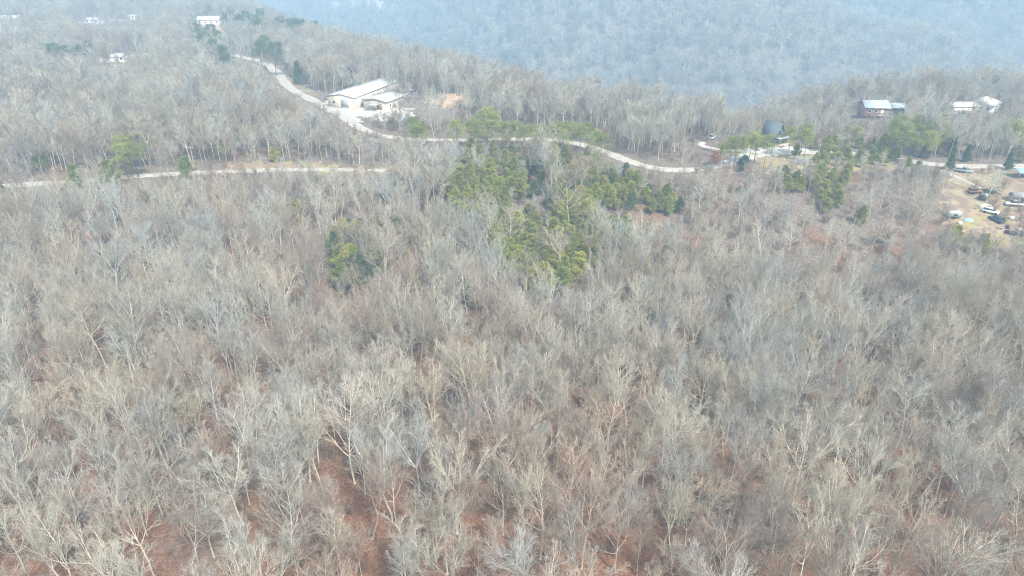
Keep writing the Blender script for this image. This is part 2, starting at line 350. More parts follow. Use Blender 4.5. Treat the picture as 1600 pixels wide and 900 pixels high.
def bare_tree(H, kind, spread=1.0, lod=0, lean=0.0):
    """returns (trunk MB, crown MB)"""
    T, C = MB(), MB(); thin = (0.017, .034, .07)[lod]
    r0 = H * .0088
    one = np.zeros((1, 3)); dr = np.array([[lean, rng.normal(0, .03), 1.]])
    if kind == 'fork':
        hf = H * rng.uniform(.32, .45)
        P, R = shoots(one, dr, np.array([hf]), 6, np.array([r0]), np.array([r0 * .8]), .02, .03)
        n = 3 + int(rng.random() < .6) + int(rng.random() < .3); az = rng.random() * 6.28 + np.arange(n) * 6.283 / n + rng.normal(0, .3, n)
        ln = rng.uniform(.16, .58, n) * spread
        d = np.stack([np.cos(az) * ln, np.sin(az) * ln, np.ones(n)], 1)
        LP, LR = shoots(np.repeat(P[:, -1], n, 0), d, (H - hf) * rng.uniform(.8, 1.12, n), 8, np.full(n, r0 * .62), np.full(n, .03), .07, .06)
        P1, R1 = grow(LP, LR, 7, .1, .98, 31, .50, 7, .10, .08, .62, .022, .5)
    else:
        P, R = shoots(one, dr, np.array([H * .93]), 11, np.array([r0]), np.array([.035]), .04, .045)
        LP, LR = P[:, :1], None
        n1 = 19
        P1, R1 = grow(P, R, n1, .36 if kind == 'straight' else .28, .99, 40 if kind == 'straight' else 52, .36 * spread, 7, .20, .07, .55, .024, .6)
    T.tubes(P, R, 9 if lod == 0 else 5, 1.0)
    # trunk flare at the root
    T.tubes(np.array([[[0, 0, -.6], [0, 0, 0.0], [lean * .5, 0, .5]]]), np.array([[r0 * 1.9, r0 * 1.5, r0 * 1.02]]), 9 if lod == 0 else 5, 1.0)
    if LR is not None: C.tubes(LP, LR, 6 if lod == 0 else 4, 1.0)
    C.tubes(P1, R1, 5 if lod == 0 else 3, .95)
    n2, n3, n4 = ((7, 7, 4), (7, 6, 3), (7, 6, 0))[lod]
    P2, R2 = grow(P1, R1, n2, .15, 1, 30, .48, 5, .12, .09, .6, max(.014, thin * .8), .45)
    C.tubes(P2, R2, 3, .7)
    P3, R3 = grow(P2, R2, n3, .2, 1, 27, .58, 4, .10, .09, .7, thin * .6, .35)
    C.tubes(P3, R3, 3, .35)
    if n4:
        P4, R4 = grow(P3, R3, n4, .25, 1, 23, .72, 3, .06, .07, .8, thin * .45, .3)
        C.tubes(P4, R4 * .8, 3, .05)
    return T, C
def brush(H, n=9):
    """a many-stemmed understorey shrub or sapling"""
    C = MB(); az = rng.random(n) * 6.28; ln = rng.uniform(.05, .6, n)
    d = np.stack([np.cos(az) * ln, np.sin(az) * ln, np.ones(n)], 1)
    P, R = shoots(np.stack([np.cos(az) * .35, np.sin(az) * .35, np.zeros(n)], 1), d, H * rng.uniform(.6, 1.1, n), 6, np.full(n, .035), np.full(n, .015), .05, .1)
    C.tubes(P, R, 3, 1.0)
    P1, R1 = grow(P, R, 8, .2, 1, 38, .4, 4, .08, .15, .7, .014, .4); C.tubes(P1, R1, 3, .5)
    P2, R2 = grow(P1, R1, 6, .2, 1, 38, .5, 3, .05, .15, .8, .012, .3); C.tubes(P2, R2, 3, .1)
    return C
def tufts(cent, rad, per, size, wid, flatness=.7, droop=0.0):
    """needle sprays: narrow blades thrown round each tuft centre"""
    N = len(cent); M = N * per; i0 = np.repeat(np.arange(N), per)
    d = nrm(rng.standard_normal((M, 3)) * np.array([1, 1, flatness])); d[:, 2] += .25 - droop; d = nrm(d)
    p = cent[i0] + d * (rad[i0] * rng.random(M) ** .6)[:, None]
    L = size * rng.uniform(.6, 1.3, M); side = nrm(np.cross(d, rng.standard_normal((M, 3)))) * (wid * rng.uniform(.6, 1.3, M))[:, None]
    tip = p + d * L[:, None]; mid = p + d * (L * .45)[:, None]
    V = np.stack([p, mid + side, tip, mid - side], 1); F = np.arange(M * 4).reshape(M, 4)
    g = np.repeat(np.clip(rng.normal(.5, .16, N)[i0] + rng.normal(0, .12, M), 0, 1), 4)
    return V.reshape(-1, 3), F, g
def pine(H, kind, lod=0):
    """tall = bare stem under a ragged crown, young = foliage to the ground, cedar = dense cone"""
    T, C = MB(), MB()
    r0 = H * (.011 if kind == 'tall' else .013)
    P, R = shoots(np.zeros((1, 3)), np.array([[rng.normal(0, .03), rng.normal(0, .03), 1]]), np.array([H * .97]), 9, np.array([r0]), np.array([.03]), .05, .03)
    T.tubes(P, R, 6, 1.0); T.tubes(np.array([[[0, 0, -.5], [0, 0, .3]]]), np.array([[r0 * 1.6, r0 * 1.05]]), 6, 1.0)
    if kind == 'tall': B, BR = grow(P, R, 30, .5, .99, 72, .30, 5, .09, .12, .4, .02, .62)
    elif kind == 'young': B, BR = grow(P, R, 46, .13, .99, 68, .36, 4, .12, .1, .35, .015, .8)
    else: B, BR = grow(P, R, 66, .04, .99, 60, .25, 4, .14, .06, .3, .012, .9)
    T.tubes(B, BR, 3, .6)
    B2, BR2 = grow(B, BR, 5, .3, 1, 45, .42, 3, .1, .12, .6, .012, .3)
    T.tubes(B2, BR2, 3, .4)
    c = np.concatenate([B2[:, -1], B[:, -1], B2[:, 1]] + ([B[:, 2], B[:, -2]] if kind != 'tall' else []))
    keep = rng.random(len(c)) < (.85 if kind == 'tall' else .95); c = c[keep]
    sz = {'tall': .62, 'young': .45, 'cedar': .4}[kind]
    per = (26, 30, 26)[('tall', 'young', 'cedar').index(kind)]
    C.add(*tufts(c, np.full(len(c), sz) * rng.uniform(.6, 1.3, len(c)), per, .34, .05 if kind != 'cedar' else .06))
    return T, C
def russet(H):
    T, C = bare_tree(H, 'round', 1.1, 1)
    V = np.concatenate([q for q in C.v]); c = V[rng.integers(len(V) // 3, len(V), 900)]
    L = MB(); L.add(*tufts(c, np.full(len(c), .35), 9, .2, .09, 1.0)); return T, C, L

HS = 21.0
VAR = {}     # (shape, tone) -> (trunk mesh, crown mesh), all 21 m tall, scaled when placed
SHAPES = [('forked', 'fork', 1.0, .0), ('broad forked', 'fork', 1.45, .0), ('straight', 'straight', 1.1, .0),
          ('narrow upright', 'straight', .7, .03), ('round-crowned', 'round', 1.3, .0), ('leaning forked', 'fork', 1.1, .22)]
TONES = list(BARKS)
PROTO = bpy.data.collections.new("forest_kinds"); PROTO_FAR = bpy.data.collections.new("far_forest_kinds")
def proto(coll, name, mb, mat):
    o = bpy.data.objects.new(name, mb.mesh(name, mat)); coll.objects.link(o); return o
def remat(me, mat): q = me.copy(); q.materials[0] = mat; return q
for si, (sn, kd, sp, ln) in enumerate(SHAPES):
    T, C = bare_tree(HS, kd, sp, 0, ln); tm = T.mesh("trunk", BARKS[TONES[0]]); cm = C.mesh("crown", BARKS[TONES[0]])
    for tn in TONES: VAR[(sn, tn)] = (remat(tm, BARKS[tn]), remat(cm, BARKS[tn]))
NEARV, MIDV, FARV = [], [], []
k = 0
for si, (sn, kd, sp, ln) in enumerate(SHAPES):
    T, C = bare_tree(HS, kd, sp, 0, ln); me = MB().merge(T).merge(C).mesh("tree", BARKS[TONES[0]])
    for tn in TONES[:4]:
        PROTO.objects.link(bpy.data.objects.new("a%02d" % k, remat(me, BARKS[tn]))); NEARV.append(k); k += 1
for si, (sn, kd, sp, ln) in enumerate(SHAPES[:5]):
    T, C = bare_tree(HS, kd, sp, 1, ln); me = MB().merge(T).merge(C).mesh("tree", BARKS[TONES[0]])
    for tn in TONES:
        PROTO.objects.link(bpy.data.objects.new("a%02d" % k, remat(me, BARKS[tn]))); MIDV.append(k); k += 1
k = 0
for kd, sp in (('fork', 1.1), ('round', 1.1), ('straight', 1.), ('fork', .9)):
    T, C = bare_tree(HS, kd, sp, 2); me = MB().merge(T).merge(C).mesh("tree", BARKS[TONES[0]])
    for tn in TONES:
        PROTO_FAR.objects.link(bpy.data.objects.new("b%02d" % k, remat(me, BARKS[tn]))); FARV.append(k); k += 1

def scatter(name, pts, rot, scl, idx, coll, label, cat):
    """one object that repeats the kinds in coll over its points"""
    me = bpy.data.meshes.new(name); me.vertices.add(len(pts)); me.vertices.foreach_set("co", np.asarray(pts, np.float32).ravel())
    a = me.attributes.new("rot", 'FLOAT_VECTOR', 'POINT'); a.data.foreach_set("vector", np.asarray(rot, np.float32).ravel())
    a = me.attributes.new("scl", 'FLOAT_VECTOR', 'POINT'); a.data.foreach_set("vector", np.asarray(scl, np.float32).ravel())
    a = me.attributes.new("idx", 'INT', 'POINT'); a.data.foreach_set("value", np.asarray(idx, np.int32))
    o = bpy.data.objects.new(name, me); COL.objects.link(o)
    ng = bpy.data.node_groups.new(name, 'GeometryNodeTree')
    ng.interface.new_socket("Geometry", in_out='INPUT', socket_type='NodeSocketGeometry')
    ng.interface.new_socket("Geometry", in_out='OUTPUT', socket_type='NodeSocketGeometry')
    N_ = ng.nodes; L_ = ng.links
    gi, go = N_.new("NodeGroupInput"), N_.new("NodeGroupOutput")
    ci = N_.new("GeometryNodeCollectionInfo"); ci.inputs["Collection"].default_value = coll
    ci.inputs["Separate Children"].default_value = True; ci.inputs["Reset Children"].default_value = True
    ip = N_.new("GeometryNodeInstanceOnPoints"); ip.inputs["Pick Instance"].default_value = True
    def attr(n, t):
        q = N_.new("GeometryNodeInputNamedAttribute"); q.data_type = t; q.inputs["Name"].default_value = n; return q.outputs["Attribute"]
    L_.new(gi.outputs[0], ip.inputs["Points"]); L_.new(ci.outputs[0], ip.inputs["Instance"])
    L_.new(attr("idx", 'INT'), ip.inputs["Instance Index"]); L_.new(attr("rot", 'FLOAT_VECTOR'), ip.inputs["Rotation"])
    L_.new(attr("scl", 'FLOAT_VECTOR'), ip.inputs["Scale"]); L_.new(ip.outputs[0], go.inputs[0])
    md = o.modifiers.new("scatter", 'NODES'); md.node_group = ng
    return tag(o, label, cat, kind="stuff")

# ------------------------------------------------------------------ where trees may stand
def jitter_grid(x0, x1, y0, y1, sp, jit=.42):
    gx, gy = np.meshgrid(np.arange(x0, x1, sp), np.arange(y0, y1, sp * .88)); gx = gx + (np.arange(gx.shape[0]) % 2)[:, None] * sp / 2
    gx = gx.ravel() + rng.uniform(-jit, jit, gx.size) * sp; gy = gy.ravel() + rng.uniform(-jit, jit, gy.size) * sp
    return gx, gy
def near_road(x, y, m):
    bad = np.zeros(len(x), bool)
    for rx, ry, wd in ROADS:
        q = slice(None, None, 2)
        for a, b_, c_ in zip(rx[q], ry[q], wd[q]): bad |= (x - a) ** 2 + (y - b_) ** 2 < (c_ / 2 + m) ** 2
    return bad
def in_clear(x, y):
    bad = np.zeros(len(x), bool)
    for P in CLEAR: bad |= in_poly(x, y, P)
    return bad
# things that the photo shows over or through the trees in front: those trees stay low or absent
KEYS = [(515, 118, 640, 172), (1196, 196, 1232, 232), (1340, 160, 1392, 184), (1490, 152, 1554, 176), (-40, 22, 36, 48), (300, 18, 348, 56),
        (128, 28, 235, 38), (160, 84, 240, 98), (668, 148, 736, 166), (1150, 230, 1262, 246), (1480, 256, 1640, 345), (1076, 221, 1110, 236), (490, -10, 640, 16)]
KP = [.95, .95, .85, .75, .85, .9, .85, .85, .8, .93, .93, .85, .9]
KEYR = []
for pts in (ROADS[0], ROADS[1]):
    for a, b_ in zip(pts[0][::5], pts[1][::5]):
        px, py, _ = project(a, b_, tz(a, b_)); KEYR.append((px, py))
KEYR = np.array(KEYR)
def fit_height(x, y, H):
    """lower a tree until its top clears the things seen beyond it; 0 = leave it out"""
    z = terrain(x, y); bx, by, _ = project(x, y, z); out = H.copy()
    for i in range(len(x)):
        h = H[i]; px, py = bx[i], by[i]
        if py > 420 or px < -200 or px > 1800: continue
        r = 4 * FPX / max(60, y[i])
        lim = None
        for (a, t, c_, b_), kp in zip(KEYS, KP):
            if a - r < px < c_ + r and py > b_ - (b_ - t) * .5: lim = max(lim or -99, b_ + 2 if rng.random() < kp else t - 30)
        d = KEYR[np.abs(KEYR[:, 0] - px) < 6 + r * .5]
        if len(d):
            rb = d[:, 1]; rb = rb[rb < py]
            if len(rb) and rng.random() < (.98 if rb.max() < 262 else .95): lim = max(lim or -99, rb.max() + 1)
        if lim is None: continue
        _, ty, _ = project(x[i], y[i], z[i] + h)
        if ty < lim:
            for f in (.85, .7, .55, .42, .3):
                _, ty, _ = project(x[i], y[i], z[i] + h * f)
                if ty >= lim: break
            else: f = 0
            out[i] = h * f
    return out

# bare trees of the near forest and the plateau
gx, gy = jitter_grid(-1150, 620, 26, 1500, 4.9)
ye = np.interp(gx, EDX, EDY); ok = (np.abs(gx) < gy * .86 + 34) & (gy < ye + 230)
gx, gy = gx[ok], gy[ok]
sparse = rng.random(len(gx)) < np.interp(gy, [68, 108, 200, 420, 1000], [.55, .98, 1., .85, .65]); gx, gy = gx[sparse], gy[sparse]
px0, py0, _ = project(gx, gy, terrain(gx, gy))
ok = ~near_road(gx, gy, 3.2) & (~in_clear(gx, gy) | ((gx > 150) & (gy < 246) & (rng.random(len(gx)) < .22)) | ((py0 < 172) & (px0 > 655) & (px0 < 740) & (rng.random(len(gx)) < .4))); gx, gy = gx[ok], gy[ok]
gz = terrain(gx, gy); px, py, dep = project(gx, gy, gz)
# stands where pines or a young thicket replace the tall hardwoods
PINEZ = [[(700, 238), (900, 236), (965, 258), (1062, 300), (1066, 345), (960, 338), (900, 360), (870, 345), (780, 310), (700, 285)],
         [(770, 350), (830, 345), (925, 395), (915, 440), (840, 455), (785, 410)], [(700, 205), (950, 208), (960, 232), (700, 230)],
         [(1260, 215), (1395, 215), (1400, 262), (1265, 262)], [(1210, 268), (1330, 275), (1340, 330), (1280, 330)], [(512, 365), (594, 360), (594, 440), (560, 455), (515, 450)], [(1270, 285), (1325, 285), (1320, 332), (1280, 332)], [(1120, 215), (1215, 215), (1215, 240), (1120, 246)]]
pz = np.zeros(len(gx), bool)
for P in PINEZ: pz |= in_poly(px, py, P)
pf = np.zeros(len(gx), bool)
for hh in (5, 9, 13):
    _, tq, _ = project(gx, gy, gz + hh)
    for P in PINEZ: pf |= in_poly(px, tq, P)
pf &= ~pz
ok = ~pz | (rng.random(len(gx)) < .2); gx, gy, gz, px, py, dep, pf = [a[ok] for a in (gx, gy, gz, px, py, dep, pf)]
H = (rng.normal(14.4, 2.6, len(gx)) + np.interp(gy, [80, 130], [1.0, 0])).clip(7, 21) * np.where(rng.random(len(gx)) < .2, .62, 1)
THICK = [(930, 345), (1070, 330), (1130, 285), (1480, 290), (1530, 360), (1620, 410), (1620, 455), (1300, 470), (1100, 440), (960, 400)]
thick = in_poly(px, py, THICK); H[thick] *= rng.uniform(.5, .78, thick.sum())
H *= np.where((px > 1130) & (py < 235) & (gy < 365), rng.uniform(.5, .68, len(H)), 1)
H *= np.where(pf & (rng.random(len(H)) < .95), rng.uniform(.3, .5, len(H)), 1)
H = fit_height(gx, gy, H); ok = H > 3.5
gx, gy, gz, px, py, dep, H, thick = [a[ok] for a in (gx, gy, gz, px, py, dep, H, thick)]
# tone of a stand drifts over the forest
def field(x, y, s, ph): return np.sin(x / s + ph) * np.sin(y / s * 1.2 + ph * 2.1) + .6 * np.sin((x + y) / s * 2.3 + ph)
f1, f2 = field(gx, gy, 26, .5), field(gx, gy, 34, 2.7)
def choose_tone(i):
    wgt = np.array([1.5 + .8 * f1[i], 1.1 - .6 * f1[i], .75 + .5 * f2[i], .8 - .6 * f2[i]]).clip(.08); wgt /= wgt.sum()
    return int(rng.choice(4, p=wgt))
tone = np.array([choose_tone(i) for i in range(len(gx))])
shape = rng.choice(6, len(gx), p=[.22, .23, .12, .09, .26, .08]); shape[thick] = rng.choice([2, 3, 3, 4], thick.sum())
rz = rng.random(len(gx)) * 6.28; tilt = rng.normal(0, .06, (len(gx), 2)); wsc = rng.uniform(.85, 1.2, len(gx))
tpx, tpy, tdep = project(gx, gy, gz + H * .75)
inview = (tpx > -10) & (tpx < 1610) & (tpy > 0) & (tpy < 930)
order = np.argsort(np.where(inview, tdep, 1e9)); near = order[:300]
isnear = np.zeros(len(gx), bool); isnear[near] = True
dist = dep

# --- words that say where a thing stands in the view
def col_word(x):
    return ["far left", "well left", "left", "left of centre", "centre left", "centre right", "right of centre", "right", "well right", "far right"][int(min(9, max(0, x // 160)))]
def uniq_labels(recs, rowfn):
    """recs: (x, y, look) -> labels, each different"""
    from collections import defaultdict
    first = [f"{lk} {rowfn(y)} {col_word(x)}" for x, y, lk in recs]
    D = defaultdict(list)
    for i, s_ in enumerate(first): D[s_].append(i)
    out = list(first)
    for s_, ii in D.items():
        if len(ii) == 1: continue
        ii = sorted(ii, key=lambda i: recs[i][0]); n = len(ii)
        wd = {2: ["left of two", "right of two"], 3: ["leftmost of three", "middle of three", "rightmost of three"],
              4: ["leftmost of four", "second of four", "third of four", "rightmost of four"],
              5: ["leftmost of five", "second of five", "middle of five", "fourth of five", "rightmost of five"]}.get(n)
        if wd is None:
            ii = sorted(ii, key=lambda i: recs[i][1]); nr = -(-n // 5); per = -(-n // nr); rw = ["top row", "second row", "third row", "fourth row", "fifth row", "sixth row", "seventh row"]
            nn = {1: ["alone"], 2: ["left"," right"], 3: ["left", "middle", "right"], 4: ["leftmost", "second", "third", "rightmost"], 5: ["leftmost", "second", "middle", "fourth", "rightmost"]}
            for r_ in range(nr):
                ch = sorted(ii[r_ * per:(r_ + 1) * per], key=lambda i: recs[i][0])
                for q, i in enumerate(ch): out[i] = f"{s_}, {rw[min(r_, 6)]} {nn[len(ch)][q].strip()}"
            continue
        if 0: wd = [["leftmost", "second from left", "third from left", "fourth from left", "fifth from left", "sixth from left", "seventh from left", "eighth from left", "ninth from left"][min(q, 8)] + (" again" * (q - 8) if q > 8 else "") for q in range(n)]
        for q, i in enumerate(ii): out[i] = f"{s_}, {wd[q]}"
    return out
def row_near(y):
    for lim, wd in ((300, "beyond the woods"), (430, "in middle distance"), (500, "half way down"), (570, "below half way"),
                    (640, "in lower woods"), (710, "in lower third"), (780, "near bottom"), (845, "close to bottom edge")):
        if y < lim: return wd
    return "on bottom edge"
recs = [(tpx[i], tpy[i], f"{TONES[tone[i]]} {SHAPES[shape[i]][0]} bare tree") for i in near]
labs = uniq_labels(recs, row_near)
for i, lb in zip(near, labs):
    e = empty("bare_tree", (gx[i], gy[i], gz[i]), rz[i]); s_ = H[i] / HS
    e.rotation_euler = (tilt[i, 0], tilt[i, 1], rz[i]); e.scale = (s_ * wsc[i], s_ * wsc[i], s_)
    tag(e, lb, "tree", "leafless trees of the near forest")
    tm, cm = VAR[(SHAPES[shape[i]][0], TONES[tone[i]])]
    for nm, me in (("trunk", tm), ("crown", cm)):
        o = bpy.data.objects.new(nm, me); COL.objects.link(o); o.parent = e
rest = np.where(~isnear)[0]
sI = H[rest] / HS
kid = np.where(dist[rest] < 230, shape[rest] * 4 + tone[rest], 24 + np.minimum(shape[rest], 4) * 4 + tone[rest])
scatter("bare_forest", np.stack([gx, gy, gz], 1)[rest], np.stack([tilt[rest, 0], tilt[rest, 1], rz[rest]], 1),
        np.stack([sI * wsc[rest], sI * wsc[rest], sI], 1), kid, PROTO, "leafless grey-brown hardwood forest covering the plateau behind the nearest trees", "forest")

# far hillside and valley forest
fx, fy = jitter_grid(-2400, 2100, 300, 3300, 9.5)
ye = np.interp(fx, EDX, EDY); q = (np.abs(fx) < fy * .84 + 60) & (fy > ye + 225) & ~in_clear(fx, fy) & (rng.random(len(fx)) < .72 + .35 * (np.sin(fx / 21 + fy / 33) * np.sin(fy / 27 - fx / 40))); fx, fy = fx[q], fy[q]
fz = terrain(fx, fy); qx, qy, _ = project(fx, fy, fz + 15); q = qy > -70; fx, fy, fz = fx[q], fy[q], fz[q]
n = len(fx); s_ = rng.uniform(.65, 1.25, n); ws = s_ * rng.uniform(1.1, 1.5, n)
scatter("hillside_forest", np.stack([fx, fy, fz], 1), np.stack([rng.normal(0, .05, n), rng.normal(0, .05, n), rng.random(n) * 6.28], 1),
        np.stack([ws, ws, s_], 1), rng.integers(0, len(FARV), n), PROTO_FAR, "hazy blue leafless forest on the hillside across the valley", "forest")
# undergrowth
BR = bpy.data.collections.new("brush_kinds")
for k, (h, n_) in enumerate(((3.5, 9), (5.0, 7), (2.4, 12), (4.2, 6))): proto(BR, "c%02d" % k, brush(h, n_), M_BRUSH)
ux, uy = jitter_grid(-420, 420, 26, 520, 4.3); q = (np.abs(ux) < uy * .84 + 30) & (uy < np.interp(ux, EDX, EDY) + 30) & ~near_road(ux, uy, 1.5) & (~in_clear(ux, uy) | ((ux > 150) & (uy < 246) & (rng.random(len(ux)) < .5)))
q &= (rng.random(len(ux)) < np.clip(.62 + .3 * field(ux, uy, 17, 1.1), .1, 1) * np.interp(uy, [60, 105, 160, 400], [.32, .85, 1, .6])); ux, uy = ux[q], uy[q]
n = len(ux); s_ = rng.uniform(.5, 1.3, n)
scatter("undergrowth", np.stack([ux, uy, terrain(ux, uy)], 1), np.stack([rng.normal(0, .1, n), rng.normal(0, .1, n), rng.random(n) * 6.28], 1),
        np.stack([s_] * 3, 1), rng.integers(0, 4, n), BR, "brown leafless brush and saplings covering the forest floor", "undergrowth")
print("TREES", len(gx), "FAR", len(fx), "BRUSH", len(ux))

# ------------------------------------------------------------------ evergreens, each one a thing
PV = {}
def pine_var(kind, v, tone_):
    key = (kind, v, tone_)
    if key not in PV:
        base = (kind, v)
        if base not in PV:
            T, C = pine(14.0 if kind == 'tall' else 9.0, kind); PV[base] = (T.mesh("trunk", M_PTRUNK), C.mesh("crown", NEEDLES['mid green']))
        t_, c_ = PV[base]; PV[key] = (t_, remat(c_, NEEDLES[tone_]))
    return PV[key]
EV = []     # px, py of the crown's middle, height, kind, tone
def ev(pts, kind, tone_, h, hv=1.2):
    for p_ in pts: EV.append((p_[0], p_[1], max(2.5, h + random.uniform(-hv, hv)), kind, tone_))
ev([(3, 300), (120, 277), (173, 271)], 'young', 'mid green', 8.5)
ev([(200, 212), (212, 224), (190, 228), (218, 232), (203, 234)], 'tall', 'mid green', 13)
ev([(60, 250), (300, 256), (345, 232), (20, 150), (255, 190)], 'young', 'mid green', 8)
ev([(35, 226), (112, 222), (430, 242), (508, 214), (165, 406), (460, 330)], 'young', 'yellow-green', 7)
ev([(82, 82), (98, 86), (116, 92), (128, 86), (140, 78)], 'tall', 'dark green', 18)
ev([(312, 46), (326, 50), (338, 60), (318, 60), (330, 75), (345, 86), (350, 98)], 'tall', 'dark green', 18)
ev([(352, 32), (362, 27), (374, 34), (386, 28), (398, 34), (410, 26), (404, 40)], 'tall', 'dark green', 19)
ev([(440, 40), (452, 42), (464, 40), (476, 42), (490, 44), (500, 42), (430, 80), (418, 66), (405, 78)], 'tall', 'dark green', 19)
ev([(466, 114)], 'cedar', 'dark green', 13); ev([(547, 124), (541, 106), (536, 56), (612, 54)], 'cedar', 'dark green', 11)
ev([(648, 196), (660, 203), (654, 208)], 'tall', 'mid green', 12)
ev([(712, 204), (735, 198), (752, 190), (762, 180), (775, 188), (770, 200), (790, 204), (748, 206)], 'tall', 'mid green', 13)
ev([(806, 204), (820, 208), (834, 206), (850, 208), (866, 206), (882, 204), (896, 203), (908, 208), (920, 204), (930, 216), (940, 224), (880, 214), (845, 216)], 'tall', 'mid green', 12)
def fill(poly, sp, kind, tones, h, hv=1.5, n=60):
    got = []; lo = np.min(poly, 0); hi = np.max(poly, 0); tries = 0
    while len(got) < n and tries < 1500:
        tries += 1; p_ = (random.uniform(lo[0], hi[0]), random.uniform(lo[1], hi[1]))
        if in_poly([p_[0]], [p_[1]], poly)[0] and all((p_[0] - a) ** 2 + ((p_[1] - b_) * 1.8) ** 2 > sp * sp for a, b_ in got): got.append(p_)
    for p_ in got: EV.append((p_[0], p_[1], h + random.uniform(-hv, hv), kind, random.choice(tones)))
fill([(700, 230), (900, 234), (940, 246), (940, 262), (800, 262), (700, 250)], 22, 'young', ['mid green', 'mid green', 'yellow-green'], 6.5)
fill([(790, 262), (940, 256), (1000, 275), (1064, 305), (1062, 330), (960, 315), (900, 318), (800, 300)], 14, 'young', ['mid green', 'yellow-green', 'mid green', 'yellow-green', 'dark green'], 6.5, 1.8)
fill([(695, 258), (790, 258), (800, 345), (770, 350), (712, 335)], 17, 'young', ['mid green', 'yellow-green'], 7, 1.5, 34)
fill([(655, 262), (700, 258), (720, 300), (725, 350), (700, 340), (690, 300)], 26, 'young', ['yellow-green', 'mid green'], 6)
fill([(868, 315), (925, 315), (925, 345), (870, 345)], 17, 'young', ['mid green', 'yellow-green'], 8)
fill([(760, 345), (835, 335), (860, 355), (930, 385), (925, 415), (860, 420), (850, 450), (790, 430)], 16.5, 'young', ['yellow-green', 'yellow-green', 'mid green'], 7.5, 2.2)
fill([(920, 348), (985, 350), (990, 372), (925, 368)], 17, 'young', ['yellow-green', 'mid green'], 7.5)
fill([(520, 365), (585, 362), (588, 400), (560, 430), (528, 430)], 16, 'young', ['mid green', 'dark green', 'yellow-green'], 10.5)
ev([(616, 352), (990, 400), (1034, 398), (1045, 390), (1102, 390), (945, 412), (1012, 360), (548, 420), (632, 396)], 'young', 'yellow-green', 6.5, 1)
ev([(700, 372), (676, 392), (640, 440), (655, 360), (742, 400), (880, 440), (1010, 430)], 'young', 'mid green', 7, 1.5)
ev([(708, 432), (698, 424), (718, 440), (690, 476), (735, 465)], 'young', 'dark green', 6.5, 1)
ev([(1128, 226), (1138, 222), (1150, 228), (1174, 222), (1184, 220), (1199, 226)], 'tall', 'mid green', 11)
ev([(1150, 250), (1162, 254)], 'young', 'dark green', 5); ev([(1236, 212), (1256, 208), (1262, 216)], 'tall', 'mid green', 12)
fill([(1272, 222), (1390, 220), (1398, 246), (1340, 254), (1275, 250)], 14, 'young', ['mid green', 'yellow-green', 'mid green'], 5.5)
fill([(1394, 190), (1470, 190), (1474, 215), (1396, 222)], 15, 'tall', ['mid green'], 12)
fill([(1212, 270), (1330, 266), (1325, 288), (1218, 290)], 17, 'young', ['yellow-green', 'mid green'], 5.5, 1)
fill([(1280, 290), (1315, 290), (1312, 325), (1285, 325)], 22, 'young', ['yellow-green'], 4.5)
ev([(1345, 336), (1494, 368), (1534, 382), (1475, 230), (1598, 242)], 'young', 'yellow-green', 6.5)
ev([(1490, 214), (1488, 226)], 'cedar', 'dark green', 9); ev([(1512, 240), (1475, 246), (1565, 246), (1448, 234)], 'cedar', 'dark green', 6.5, 1)
ev([(1572, 206), (1584, 204), (1592, 212)], 'tall', 'mid green', 13); ev([(1325, 204), (1340, 205), (1382, 210)], 'tall', 'mid green', 7)
ev([(1420, 258), (1436, 264), (1245, 236)], 'young', 'mid green', 5)
def row_ev(y):
    for lim, wd in ((65, "on distant ridge"), (130, "above barn level"), (212, "behind gravel road"), (262, "along gravel road"),
                    (300, "beside the road"), (350, "below the road"), (400, "in mid woods")):
        if y < lim: return wd
    return "among bare trees"
KW = {'tall': 'tall bare-stemmed pine', 'young': 'bushy young pine', 'cedar': 'dense conical cedar'}
elab = uniq_labels([(e[0], e[1], f"{e[4]} {KW[e[3]]}") for e in EV], row_ev)
for (qx, qy, h, kd, tn), lb in zip(EV, elab):
    mid = .72 if kd == 'tall' else .5
    x, y = at(qx, qy, h * mid)
    bad = near_road(np.array([x]), np.array([y]), 1.2)[0]
    if bad: y -= 5
    t_, c_ = pine_var(kd, random.randrange(4), tn); s_ = h / (14.0 if kd == 'tall' else 9.0)
    e = empty("cedar_tree" if kd == 'cedar' else "pine_tree", (x, y, tz(x, y) - .1), random.random() * 6.28); wv = random.uniform(.95, 1.3)
    e.scale = (s_ * wv, s_ * wv, s_); tag(e, lb, "tree", "evergreens among the bare woods")
    for nm, me in (("trunk", t_), ("crown", c_)):
        o = bpy.data.objects.new(nm, me); COL.objects.link(o); o.parent = e
print("EVERGREENS", len(EV))
for (qx, qy, h, lb) in ((1117, 254, 7, "small beech holding russet leaves beside the road bend"), (835, 292, 5.5, "small russet-leaved beech among the young pines"),
                        (1385, 372, 5, "small russet-leaved beech in the young thicket"), (1085, 385, 5, "faded russet-leaved beech below the pine stand")):
    x, y = at(qx, qy, h * .5); T, C, L = russet(h); e = empty("beech_tree", (x, y, tz(x, y))); tag(e, lb, "tree", "beeches holding dead leaves")
    T.build("trunk", BARKS['pale grey'], e); cr = C.build("crown", BARKS['tan'], e); L.build("leaves", M_RUSSET, cr)

